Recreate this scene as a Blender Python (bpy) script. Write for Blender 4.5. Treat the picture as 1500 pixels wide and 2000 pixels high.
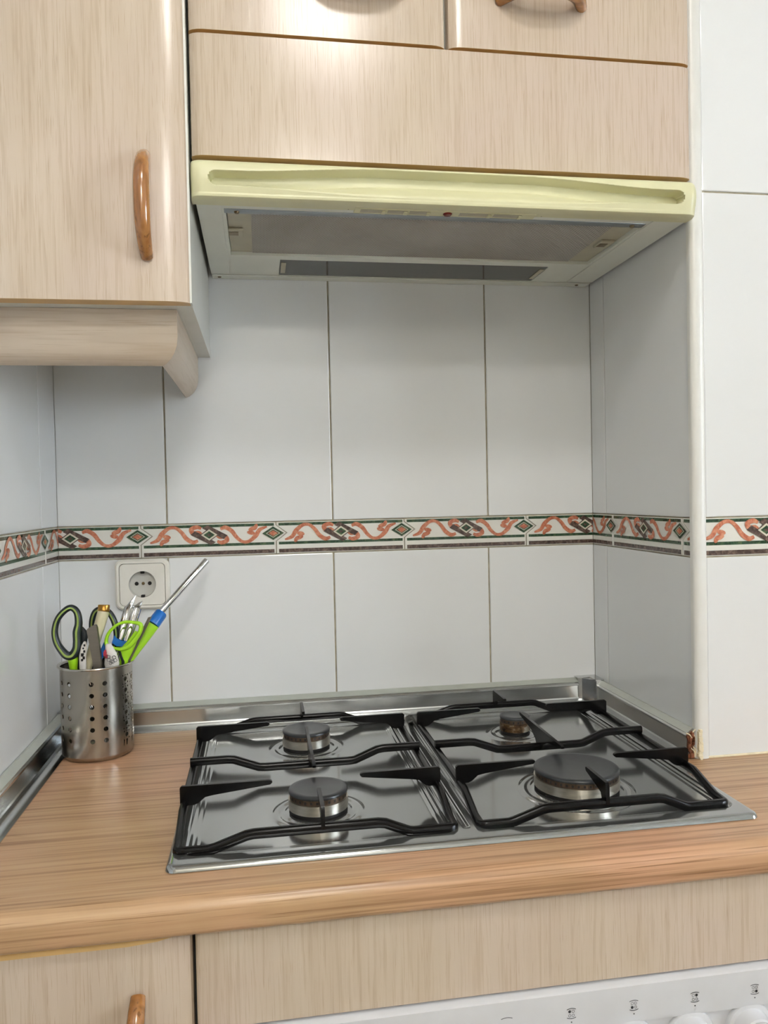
import bpy, bmesh, math, random
from mathutils import Vector, Matrix
random.seed(7)
C = bpy.context.scene.collection
for o in list(bpy.data.objects): bpy.data.objects.remove(o)
scn = bpy.context.scene
# ------------------------------------------------------------------ camera
CAM = Vector((-0.0935, -1.2103, 1.2428)); YAW, PITCH, ROLL, FPX = -0.1580, -0.0211, -0.0211, 1519.7
def cam_axes():
    cy, sy, cp, sp, cr, sr = math.cos(YAW), math.sin(YAW), math.cos(PITCH), math.sin(PITCH), math.cos(ROLL), math.sin(ROLL)
    f = Vector((-sy*cp, cy*cp, sp)); r = Vector((cy, sy, 0)); u = r.cross(f)
    return r*cr + u*sr, u*cr - r*sr, f
r_, u_, f_ = cam_axes()
cd = bpy.data.cameras.new('camera'); cam = bpy.data.objects.new('camera', cd); C.objects.link(cam)
cam.matrix_world = Matrix(((r_.x, u_.x, -f_.x, CAM.x), (r_.y, u_.y, -f_.y, CAM.y), (r_.z, u_.z, -f_.z, CAM.z), (0, 0, 0, 1)))
cd.sensor_fit = 'HORIZONTAL'; cd.sensor_width = 36; cd.lens = FPX/1500*36; cd.clip_start = 0.02
scn.camera = cam
# ------------------------------------------------------------------ world, exposure
w = bpy.data.worlds.new('world'); scn.world = w; w.use_nodes = True
w.node_tree.nodes['Background'].inputs[0].default_value = (.80, .88, 1, 1)
w.node_tree.nodes['Background'].inputs[1].default_value = .6
vs = scn.view_settings; vs.view_transform = 'Standard'; vs.look = 'None'; vs.gamma = 1; vs.use_curve_mapping = False
vs.exposure = 0.03
LAMP_STRENGTH = (40.0, 76.0)      # diffusers: near ceiling lamp, far added fill lamp
WINDOW_FILL_WATTS = 130.0       # cool daylight fill through an unseen window added at the right end
wl = bpy.data.lights.new('daylight_fill', 'AREA'); wl.shape = 'RECTANGLE'; wl.size = 1.1; wl.size_y = 1.2
wl.energy = WINDOW_FILL_WATTS; wl.color = (.80, .90, 1.0)
wo = bpy.data.objects.new('daylight_fill', wl); C.objects.link(wo)
wo.location = (2.45, -1.75, 1.60); wo.rotation_euler = (0, math.radians(90), 0)   # outside the pane, shining in along -x

# ------------------------------------------------------------------ materials
def srgb(r, g, b):
    f = lambda c: (c/255/12.92) if c/255 <= .04045 else ((c/255+.055)/1.055)**2.4
    return (f(r), f(g), f(b), 1)
def newmat(name):
    m = bpy.data.materials.new(name); m.use_nodes = True
    return m, m.node_tree.nodes, m.node_tree.links, m.node_tree.nodes['Principled BSDF']
def mapped(N, L, scale, rot=(0, 0, 0)):
    t = N.new('ShaderNodeTexCoord'); mp = N.new('ShaderNodeMapping'); L.new(t.outputs['Object'], mp.inputs[0])
    mp.inputs['Scale'].default_value = scale; mp.inputs['Rotation'].default_value = rot
    return mp.outputs[0]
def noise(N, L, vec, scale=1, detail=3, rough=.5, dist=0):
    n = N.new('ShaderNodeTexNoise'); L.new(vec, n.inputs['Vector'])
    n.inputs['Scale'].default_value = scale; n.inputs['Detail'].default_value = detail
    n.inputs['Roughness'].default_value = rough; n.inputs['Distortion'].default_value = dist
    return n.outputs['Fac']
def ramp(N, L, fac, stops):
    r = N.new('ShaderNodeValToRGB'); L.new(fac, r.inputs[0]); e = r.color_ramp.elements
    while len(e) < len(stops): e.new(.5)
    for k, (p, c) in enumerate(stops): e[k].position = p; e[k].color = c
    return r.outputs[0]
def mix(N, L, mode, fac, a, b):
    m = N.new('ShaderNodeMix'); m.data_type = 'RGBA'; m.blend_type = mode
    for sock, v in ((m.inputs[0], fac), (m.inputs[6], a), (m.inputs[7], b)):
        if hasattr(v, 'is_output'): L.new(v, sock)
        else: sock.default_value = v
    return m.outputs[2]
def bump(N, L, P, h, strength=.1, dist=.001):
    b = N.new('ShaderNodeBump'); b.inputs['Strength'].default_value = strength; b.inputs['Distance'].default_value = dist
    L.new(h, b.inputs['Height']); L.new(b.outputs[0], P.inputs['Normal'])
def plain(name, col, rough=.4, metal=0, coat=0, var=.04, vscale=40, spec=.5, bmp=0):
    m, N, L, P = newmat(name)
    v = mapped(N, L, (1, 1, 1)); n = noise(N, L, v, vscale, 3)
    lo = tuple(c*(1-var) for c in col[:3])+(1,); hi = tuple(min(1, c*(1+var)) for c in col[:3])+(1,)
    L.new(ramp(N, L, n, [(.3, lo), (.7, hi)]), P.inputs['Base Color'])
    P.inputs['Roughness'].default_value = rough; P.inputs['Metallic'].default_value = metal
    P.inputs['Coat Weight'].default_value = coat; P.inputs['Specular IOR Level'].default_value = spec
    if bmp: bump(N, L, P, n, bmp)
    return m
def wood(name, dark, mid, light, axis, rough=.35, fine=420, fine_len=9, broad=26, broad_len=1.6, streak=.5, bmp=.08, coat=0, patch=None, spec=.5):
    """fine pores stretched along the grain over broad bands of tone"""
    m, N, L, P = newmat(name)
    k = 'XYZ'.index(axis)
    s1 = [fine]*3; s1[k] = fine_len; s2 = [broad]*3; s2[k] = broad_len; s3 = [fine*.35]*3; s3[k] = fine_len*.45
    n2 = noise(N, L, mapped(N, L, s2), 1, 3, .55, .6)
    n1 = noise(N, L, mapped(N, L, s1), 1, 2, .6, .15)
    n3 = noise(N, L, mapped(N, L, s3), 1, 2, .55, .3)
    base = ramp(N, L, n2, [(.28, mid), (.72, light)])
    if patch: base = mix(N, L, 'MIX', ramp(N, L, noise(N, L, mapped(N, L, (5, 5, 5)), 1, 2), [(.42, (0, 0, 0, 1)), (.68, (.8, .8, .8, 1))]), base, patch)
    f = ramp(N, L, n1, [(.40, (1, 1, 1, 1)), (.30, (0, 0, 0, 1))][::-1])
    f3 = ramp(N, L, n3, [(.34, (0, 0, 0, 1)), (.52, (1, 1, 1, 1))])
    inv = N.new('ShaderNodeInvert'); L.new(f, inv.inputs[1])
    inv3 = N.new('ShaderNodeInvert'); L.new(f3, inv3.inputs[1])
    m1 = N.new('ShaderNodeMath'); m1.operation = 'MULTIPLY'; L.new(inv.outputs[0], m1.inputs[0]); m1.inputs[1].default_value = streak
    m3 = N.new('ShaderNodeMath'); m3.operation = 'MULTIPLY'; L.new(inv3.outputs[0], m3.inputs[0]); m3.inputs[1].default_value = streak*.75
    c = mix(N, L, 'MIX', m3.outputs[0], base, dark)
    c = mix(N, L, 'MIX', m1.outputs[0], c, dark)
    L.new(c, P.inputs['Base Color'])
    P.inputs['Roughness'].default_value = rough; P.inputs['Coat Weight'].default_value = coat; P.inputs['Coat Roughness'].default_value = .1
    P.inputs['Specular IOR Level'].default_value = spec
    bump(N, L, P, f, bmp, .0004)
    return m
def steel(name, col, rough, scale=(1, 1, 1), streak=.06, rvar=.08):
    m, N, L, P = newmat(name)
    n = noise(N, L, mapped(N, L, scale), 1, 4, .6)
    lo = tuple(c*(1-streak) for c in col[:3])+(1,); hi = tuple(min(1, c*(1+streak)) for c in col[:3])+(1,)
    L.new(ramp(N, L, n, [(.3, lo), (.7, hi)]), P.inputs['Base Color'])
    mr = N.new('ShaderNodeMapRange'); L.new(n, mr.inputs[0]); mr.inputs[3].default_value = max(.02, rough-rvar); mr.inputs[4].default_value = rough+rvar
    L.new(mr.outputs[0], P.inputs['Roughness']); P.inputs['Metallic'].default_value = 1
    return m

PALE = (srgb(164, 141, 114), srgb(190, 173, 153), srgb(202, 187, 169))
M = {}
M['oak'] = wood('pale_oak_laminate', *PALE, 'Z', rough=.20, fine=900, fine_len=26, broad=42, broad_len=3.0, streak=.44, patch=srgb(198, 180, 166), spec=.38)
M['oak_h'] = wood('pale_oak_laminate_horizontal', *PALE, 'X', rough=.4, fine=520, fine_len=14, broad=22, broad_len=2.2, streak=.42)
M['oak_d'] = wood('pale_oak_laminate_depthwise', *PALE, 'Y', rough=.4, fine=520, fine_len=14, broad=22, broad_len=2.2, streak=.35)
M['worktop'] = wood('oak_worktop_laminate', srgb(132, 94, 62), srgb(170, 134, 97), srgb(190, 157, 120), 'X', rough=.30, fine=620, fine_len=7, broad=150, broad_len=2.2, streak=.85, patch=srgb(200, 152, 122), bmp=.05)
M['edge'] = plain('tan_edge_band', srgb(206, 168, 110), .35, var=.08, vscale=30)
M['handle'] = wood('varnished_oak_handle', srgb(88, 50, 20), srgb(144, 92, 44), srgb(168, 116, 62), 'Z', rough=.22, fine=260, fine_len=12, broad=110, broad_len=8, streak=.6, coat=.6)
M['handle_h'] = wood('varnished_oak_handle_horizontal', srgb(88, 50, 20), srgb(144, 92, 44), srgb(168, 116, 62), 'X', rough=.22, fine=260, fine_len=12, broad=110, broad_len=8, streak=.6, coat=.6)
M['white_lam'] = plain('white_melamine', srgb(225, 226, 220), .35, var=.02)
M['paint'] = plain('white_wall_paint', srgb(226, 224, 218), .7, var=.03, vscale=8)
M['grout'] = plain('grey_beige_grout', srgb(158, 150, 130), .8, var=.25, vscale=60)
M['trim'] = plain('white_corner_profile', srgb(226, 226, 222), .3, var=.02)
M['floor'] = plain('beige_floor_tile', srgb(170, 155, 135), .35, var=.08, vscale=12)
M['cream'] = plain('yellowed_cream_plastic', srgb(216, 213, 174), .32, var=.04, vscale=14)
M['hood'] = plain('white_enamelled_hood', srgb(228, 230, 220), .38, var=.03, vscale=10)
M['beige_pl'] = plain('beige_plastic', srgb(178, 172, 150), .4, var=.05)
M['grey_metal'] = steel('grey_rail', srgb(150, 155, 158), .3)
M['dark'] = plain('dark_gap', srgb(24, 22, 22), .6)
M['red'] = plain('red_lens', srgb(120, 32, 22), .15)
M['screw'] = steel('dark_screw', srgb(120, 105, 80), .35)
M['mark'] = plain('worn_grey_print', srgb(150, 152, 150), .5)
M['print'] = plain('dark_grey_print', srgb(58, 60, 66), .5)
M['socket'] = plain('ivory_socket_plastic', srgb(236, 233, 224), .3, var=.02)
M['socket_in'] = plain('grey_white_socket_well', srgb(205, 204, 198), .3, var=.05)
M['oven'] = plain('white_oven_enamel', srgb(214, 215, 219), .25, var=.02)
M['black'] = plain('black_enamel', srgb(7, 7, 8), .22, var=.1, spec=.25)
M['cap'] = plain('matt_black_burner_cap', srgb(40, 43, 46), .32, var=.25, vscale=90)
M['ports'] = plain('browned_flame_ports', srgb(92, 76, 62), .45, metal=.6, var=.3, vscale=200)
M['port_hole'] = plain('burner_port_recess', srgb(26, 22, 20), .6)
M['alu'] = steel('aluminium_burner_body', srgb(196, 190, 178), .34, (60, 60, 300), .14)
m, N, L, P = newmat('scorched_burner_body')
n = noise(N, L, mapped(N, L, (60, 60, 90)), 1, 5, .6)
L.new(ramp(N, L, n, [(.35, srgb(38, 26, 18)), (.5, srgb(110, 84, 56)), (.62, srgb(176, 166, 150))]), P.inputs['Base Color'])
P.inputs['Metallic'].default_value = .7; P.inputs['Roughness'].default_value = .4; M['scorched'] = m
M['hob'] = steel('polished_hob_steel', srgb(168, 170, 170), .12, (9, 9, 9), .05, .03); M['hob'].node_tree.nodes['Principled BSDF'].inputs['Metallic'].default_value = .88
M['rim'] = steel('brushed_rim_steel', srgb(186, 186, 184), .24, (6, 300, 300), .05)
M['upstand'] = steel('brushed_aluminium_upstand', srgb(196, 198, 198), .24, (4, 500, 500), .02, .02)
M['upstand_y'] = steel('brushed_aluminium_upstand_side', srgb(196, 198, 198), .34, (500, 4, 500), .02, .02)
M['upstand_l'] = steel('aluminium_upstand_left', srgb(190, 192, 192), .16, (500, 4, 500), .02, .02)
M['strip'] = plain('grey_plastic_seal', srgb(176, 180, 172), .3)
M['core'] = plain('brown_broken_core', srgb(112, 62, 34), .6, var=.45, vscale=150, bmp=.4)
M['caulk'] = plain('yellowed_caulk', srgb(226, 214, 184), .6, var=.1, vscale=120, bmp=.5)
M['cup'] = steel('brushed_cup_steel', srgb(164, 158, 148), .25, (6, 6, 6), .04, .02)
M['cup_rim'] = steel('polished_cup_rim', srgb(196, 192, 184), .18)
M['chrome'] = steel('chrome', srgb(214, 214, 214), .08)
M['grey_blade'] = steel('dull_grey_steel_blade', srgb(128, 122, 114), .35, (30, 30, 300), .08)
M['navy'] = plain('dark_green_rubber', srgb(22, 32, 36), .42, var=.12)
M['lime'] = plain('lime_green_plastic', srgb(156, 208, 34), .32, var=.03)
M['lime_dull'] = plain('dull_lime_inlay', srgb(140, 160, 78), .4, var=.05)
M['blue'] = plain('bright_blue_plastic', srgb(22, 98, 176), .3, var=.04)
M['ivory'] = plain('aged_ivory_handle', srgb(206, 198, 164), .4, var=.08, vscale=50)
M['brass'] = plain('brass_ferrule', srgb(158, 118, 52), .3, metal=.8, var=.25, vscale=120)
M['white_pl'] = plain('white_plastic', srgb(226, 222, 216), .35)
M['crimson'] = plain('crimson_print', srgb(168, 40, 56), .4)
M['smoke'] = plain('grey_clear_plastic', srgb(132, 130, 128), .15, var=.06)
# filter mesh: fine expanded-metal relief, part of the surface
m, N, L, P = newmat('expanded_metal_filter')
v = mapped(N, L, (300, 300, 300), (0, 0, math.radians(45)))
ch = N.new('ShaderNodeTexVoronoi'); ch.feature = 'F1'; L.new(v, ch.inputs['Vector']); ch.inputs['Scale'].default_value = 1.25; ch.inputs['Randomness'].default_value = .0
cr = ramp(N, L, ch.outputs['Distance'], [(.22, srgb(70, 67, 62)), (.42, srgb(200, 195, 186))])
st = ramp(N, L, noise(N, L, mapped(N, L, (7, 7, 7)), 1, 3), [(.35, (.80, .77, .74, 1)), (.65, (1, 1, 1, 1))])
L.new(mix(N, L, 'MULTIPLY', 1.0, cr, st), P.inputs['Base Color'])
P.inputs['Metallic'].default_value = .35; P.inputs['Roughness'].default_value = .45
bump(N, L, P, ch.outputs['Distance'], .8, .0015); M['filter'] = m
# grey translucent light lens of the hood
m, N, L, P = newmat('grey_lamp_lens'); P.inputs['Base Color'].default_value = srgb(92, 94, 92); P.inputs['Roughness'].default_value = .08
P.inputs['Transmission Weight'].default_value = .25; P.inputs['IOR'].default_value = 1.45; M['lens'] = m
# glazed wall tiles: faint unevenness of the glaze
def tile_mat(name, col, rough=.09):
    m, N, L, P = newmat(name)
    n = noise(N, L, mapped(N, L, (3, 3, 3)), 1, 2)
    L.new(ramp(N, L, n, [(.3, tuple(c*.985 for c in col[:3])+(1,)), (.7, col)]), P.inputs['Base Color'])
    P.inputs['Roughness'].default_value = rough; P.inputs['Specular IOR Level'].default_value = .5
    n2 = noise(N, L, mapped(N, L, (9, 9, 9)), 1, 3, .5); bump(N, L, P, n2, .10, .004)
    return m
M['tile'] = tile_mat('white_glazed_tile', srgb(232, 234, 235))
M['b_field'] = tile_mat('cream_border_glaze', srgb(212, 208, 190), .15)
def marble(name, a, b, c):
    m, N, L, P = newmat(name)
    n = noise(N, L, mapped(N, L, (190, 190, 190)), 1, 5, .65, .5)
    L.new(ramp(N, L, n, [(.38, a), (.52, b), (.66, c)]), P.inputs['Base Color']); P.inputs['Roughness'].default_value = .14
    return m
M['b_green'] = marble('green_marbled_print', srgb(30, 56, 40), srgb(48, 78, 56), srgb(88, 104, 72))
M['b_brown'] = marble('brown_marbled_print', srgb(62, 48, 44), srgb(88, 72, 66), srgb(124, 106, 96))
M['b_terra'] = marble('terracotta_marbled_print', srgb(168, 96, 72), srgb(190, 120, 92), srgb(206, 148, 120))
M['b_white'] = tile_mat('white_border_glaze', srgb(228, 227, 220), .15)
for k in (0, 1):
    m, N, L, P = newmat('lit_diffuser'); P.inputs['Emission Color'].default_value = (1, .965, .915, 1)
    P.inputs['Emission Strength'].default_value = LAMP_STRENGTH[k]; P.inputs['Base Color'].default_value = (.8, .8, .8, 1); M['emit%d' % k] = m
m, N, L, P = newmat('clear_glass'); P.inputs['Transmission Weight'].default_value = 1; P.inputs['Roughness'].default_value = 0; M['glass'] = m

# ------------------------------------------------------------------ object helpers (mesh coordinates are given in world metres)
def link(name, bm, mats, parent=None, smooth=False, origin=None, angle=None):
    if not isinstance(mats, (list, tuple)): mats = [mats]
    bmesh.ops.recalc_face_normals(bm, faces=bm.faces)
    me = bpy.data.meshes.new(name)
    o = bpy.data.objects.new(name, me)
    root = parent
    off = Vector((0, 0, 0))
    while root is not None: off += root.location; root = root.parent
    if parent is None and origin is not None: off = Vector(origin); o.location = off
    bmesh.ops.translate(bm, verts=bm.verts, vec=-off)
    bm.to_mesh(me); bm.free()
    for mm in mats: me.materials.append(M[mm])
    if smooth:
        for p in me.polygons: p.use_smooth = True
        me.set_sharp_from_angle(angle=math.radians(angle if angle else 40))
    C.objects.link(o)
    if parent: o.parent = parent
    return o
def thing(name, label, cat, loc, group=None):
    o = bpy.data.objects.new(name, None); C.objects.link(o); o.location = loc; o.empty_display_size = .02
    o['label'] = label; o['category'] = cat
    if group: o['group'] = group
    return o
def tag(o, label, cat, group=None):
    o['label'] = label; o['category'] = cat
    if group: o['group'] = group
    return o
def struct(o, label=None):
    o['kind'] = 'structure'
    if label: o['label'] = label
    return o
NB = bmesh.new
def box(bm, x0, x1, y0, y1, z0, z1, bev=0, seg=2, mat=0):
    vs_ = [bm.verts.new((x, y, z)) for x in (x0, x1) for y in (y0, y1) for z in (z0, z1)]
    fs = [bm.faces.new([vs_[i] for i in q]) for q in ((0, 1, 3, 2), (4, 6, 7, 5), (0, 4, 5, 1), (2, 3, 7, 6), (0, 2, 6, 4), (1, 5, 7, 3))]
    for f in fs: f.material_index = mat
    if bev:
        ed = list({e for f in fs for e in f.edges})
        r = bmesh.ops.bevel(bm, geom=ed, offset=bev, segments=seg, affect='EDGES', profile=.5, material=mat)
    return bm
def prism(bm, pts, axis, a, b, mat=0, capmat=None, smooth=True):
    """polygon pts (p,q) in the plane normal to axis, extruded from a to b. x:(y,z) y:(x,z) z:(x,y)"""
    def P(p, q, t): return {'x': (t, p, q), 'y': (p, t, q), 'z': (p, q, t)}[axis]
    A = [bm.verts.new(P(p, q, a)) for p, q in pts]; B = [bm.verts.new(P(p, q, b)) for p, q in pts]
    n = len(pts)
    for i in range(n):
        f = bm.faces.new((A[i], A[(i+1) % n], B[(i+1) % n], B[i])); f.material_index = mat
    for V in (A, B):
        f = bm.faces.new(V); f.material_index = mat if capmat is None else capmat
    return bm
def sheet(bm, pts, axis, a, b, mat=0):
    def P(p, q, t): return {'x': (t, p, q), 'y': (p, t, q), 'z': (p, q, t)}[axis]
    A = [bm.verts.new(P(p, q, a)) for p, q in pts]; B = [bm.verts.new(P(p, q, b)) for p, q in pts]
    for i in range(len(pts)-1):
        f = bm.faces.new((A[i], A[i+1], B[i+1], B[i])); f.material_index = mat
    return bm
def catmull(pts, n=6, closed=False):
    pts = [Vector(p) for p in pts]; out = []; N_ = len(pts)
    rng = range(N_) if closed else range(N_-1)
    for i in rng:
        if closed: p0, p1, p2, p3 = pts[(i-1) % N_], pts[i], pts[(i+1) % N_], pts[(i+2) % N_]
        else: p0, p1, p2, p3 = pts[max(i-1, 0)], pts[i], pts[i+1], pts[min(i+2, N_-1)]
        for k in range(n):
            t = k/n
            out.append(.5*((2*p1)+(-p0+p2)*t+(2*p0-5*p1+4*p2-p3)*t*t+(-p0+3*p1-3*p2+p3)*t**3))
    if not closed: out.append(pts[-1])
    return out
def tube(bm, pts, r, n=10, closed=False, up=(0, 1, 0), squash=1.0, power=2.0, mat=0):
    """sweep: r scalar or list; squash scales the radius along 'up'; power >2 squares the section"""
    pts = [Vector(p) for p in pts]; K = len(pts); rs = r if isinstance(r, (list, tuple)) else [r]*K
    rings = []; up = Vector(up)
    for i, p in enumerate(pts):
        a = pts[(i-1) % K] if (closed or i > 0) else p; b = pts[(i+1) % K] if (closed or i < K-1) else p
        t = (b-a).normalized(); s = t.cross(up)
        if s.length < 1e-4: s = t.cross(Vector((1, 0, .1)))
        s.normalize(); v = s.cross(t)
        ring = []
        for k in range(n):
            an = 2*math.pi*k/n; c, d = math.cos(an), math.sin(an)
            q = (abs(c)**power+abs(d)**power)**(-1/power)
            ring.append(bm.verts.new(p + s*(c*q*rs[i]) + v*(d*q*rs[i]*squash)))
        rings.append(ring)
    for i in range(K if closed else K-1):
        A, B = rings[i], rings[(i+1) % K]
        for k in range(n):
            f = bm.faces.new((A[k], A[(k+1) % n], B[(k+1) % n], B[k])); f.material_index = mat
    if not closed:
        for R in (rings[0], rings[-1]):
            f = bm.faces.new(R); f.material_index = mat
    return bm
def lathe(bm, prof, c, n=40, mat=0, mats=None, axis='z'):
    c = Vector(c)
    def pt(r, h, an):
        x, y = r*math.cos(an), r*math.sin(an)
        return c + (Vector((x, y, h)) if axis == 'z' else Vector((x, -h, y)))      # 'y': height runs towards the room (-y)
    rings = []
    for r, h in prof:
        rings.append([bm.verts.new(pt(0, h, 0))] if r == 0 else [bm.verts.new(pt(r, h, 2*math.pi*k/n)) for k in range(n)])
    for i in range(len(prof)-1):
        A, B = rings[i], rings[i+1]; mm = mats[i] if mats else mat
        for k in range(n):
            k2 = (k+1) % n
            if len(A) == 1 and len(B) == 1: continue
            if len(A) == 1: f = bm.faces.new((A[0], B[k], B[k2]))
            elif len(B) == 1: f = bm.faces.new((A[k], A[k2], B[0]))
            else: f = bm.faces.new((A[k], A[k2], B[k2], B[k]))
            f.material_index = mm
    return bm
def rrect(x0, x1, z0, z1, r, n=6):
    out = []
    for cx, cz, a0 in ((x1-r, z1-r, 0), (x0+r, z1-r, 90), (x0+r, z0+r, 180), (x1-r, z0+r, 270)):
        for k in range(n+1):
            a = math.radians(a0+90*k/n); out.append((cx+r*math.cos(a), cz+r*math.sin(a)))
    return out

# ------------------------------------------------------------------ the room
XL, XR, YS, WT = -.389, .447, -.301, .9          # left wall, alcove right side, pier front, worktop height
G = .002                                          # tiles stand this far in front of the grout bed
bm = NB(); box(bm, XL-.1, 2.3, 0+G, .12, 0, 2.45); wall_back = struct(link('wall_back', bm, 'grout'), 'white tiled wall behind the hob')
bm = NB(); box(bm, XL-.12, XL-G, -2.7, G, 0, 2.45); wall_left = struct(link('wall_left', bm, 'grout'), 'white tiled wall on the left')
bm = NB(); box(bm, XR+G, 2.3, YS+G, G, 0, 2.45); wall_right = struct(link('wall_right', bm, 'grout'), 'white tiled pier to the right of the hob')
bm = NB(); box(bm, XL-.12, 2.4, -2.7, .12, -.1, 0); struct(link('floor', bm, 'floor'))
bm = NB(); box(bm, XL-.12, 2.4, -2.7, .12, 2.45, 2.55); struct(link('ceiling', bm, 'paint'))
bm = NB()                                         # wall at the right end of the kitchen with an opening for the added fill window
for a in ((-2.7, -2.3, 0, 2.45), (-1.2, YS+G, 0, 2.45), (-2.3, -1.2, 0, 1.0), (-2.3, -1.2, 2.2, 2.45)): box(bm, 2.2, 2.4, a[0], a[1], a[2], a[3])
struct(link('wall_far_side', bm, 'paint'))
bm = NB(); box(bm, XL-.12, 2.4, -2.8, -2.7, 0, 2.45); struct(link('wall_front', bm, 'paint'))
wf = NB()
for a in ((-2.3, -2.25, 1.0, 2.2), (-1.25, -1.2, 1.0, 2.2), (-2.3, -1.2, 1.0, 1.05), (-2.3, -1.2, 2.15, 2.2), (-1.78, -1.72, 1.05, 2.15)): box(wf, 2.28, 2.33, a[0], a[1], a[2], a[3])
win = struct(link('fill_window_1', wf, 'trim'))  # unseen window, added to carry the daylight fill
for a, b in ((-2.25, -1.78), (-1.72, -1.25)):
    bm = NB(); box(bm, 2.303, 2.307, a, b, 1.05, 2.15); link('pane', bm, 'glass', win)

# tiles: one slab per tile, glazed face on the wall plane
ZB0, ZB1, ZT = 1.1563, 1.2058, 1.6166
def tile(parent, plane, a0, a1, z0, z1, j=.0011):
    """plane: 'back' (a = x), 'left'/'right' (a = y), 'pier' (a = x)"""
    bm = NB(); T = .007; b = .0012
    a0 += j; a1 -= j; z0 += j; z1 -= j
    if plane == 'back': box(bm, a0, a1, 0, T, z0, z1, b)
    elif plane == 'pier': box(bm, a0, a1, YS, YS+T, z0, z1, b)
    elif plane == 'left': box(bm, XL-T, XL, a0, a1, z0, z1, b)
    else: box(bm, XR, XR+T, a0, a1, z0, z1, b)
    return link('tile', bm, 'tile', parent)
W = .2507; G1 = -.2324
cols_back = [(XL-.0015, G1), (G1, G1+W), (G1+W, G1+2*W), (G1+2*W, XR+.0015)]
cols_right = [(-.0505, .0008), (YS+.0005, -.0505)]
cols_left = [(-.086, .0008), (-.086-W, -.086), (-.086-2*W, -.086-W), (-.086-3*W, -.086-2*W)]
cols_pier = [(.4635, .7135), (.7135, .9635), (.9635, 1.2135)]
for par, pl, cols in ((wall_back, 'back', cols_back), (wall_right, 'right', cols_right), (wall_left, 'left', cols_left), (wall_right, 'pier', cols_pier)):
    for a0, a1 in cols:
        tile(par, pl, a0, a1, WT, ZB0); tile(par, pl, a0, a1, ZB1, ZT)
        if pl in ('pier', 'left'): tile(par, pl, a0, a1, ZT, ZT+.41); tile(par, pl, a0, a1, ZT+.41, 2.45)

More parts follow.
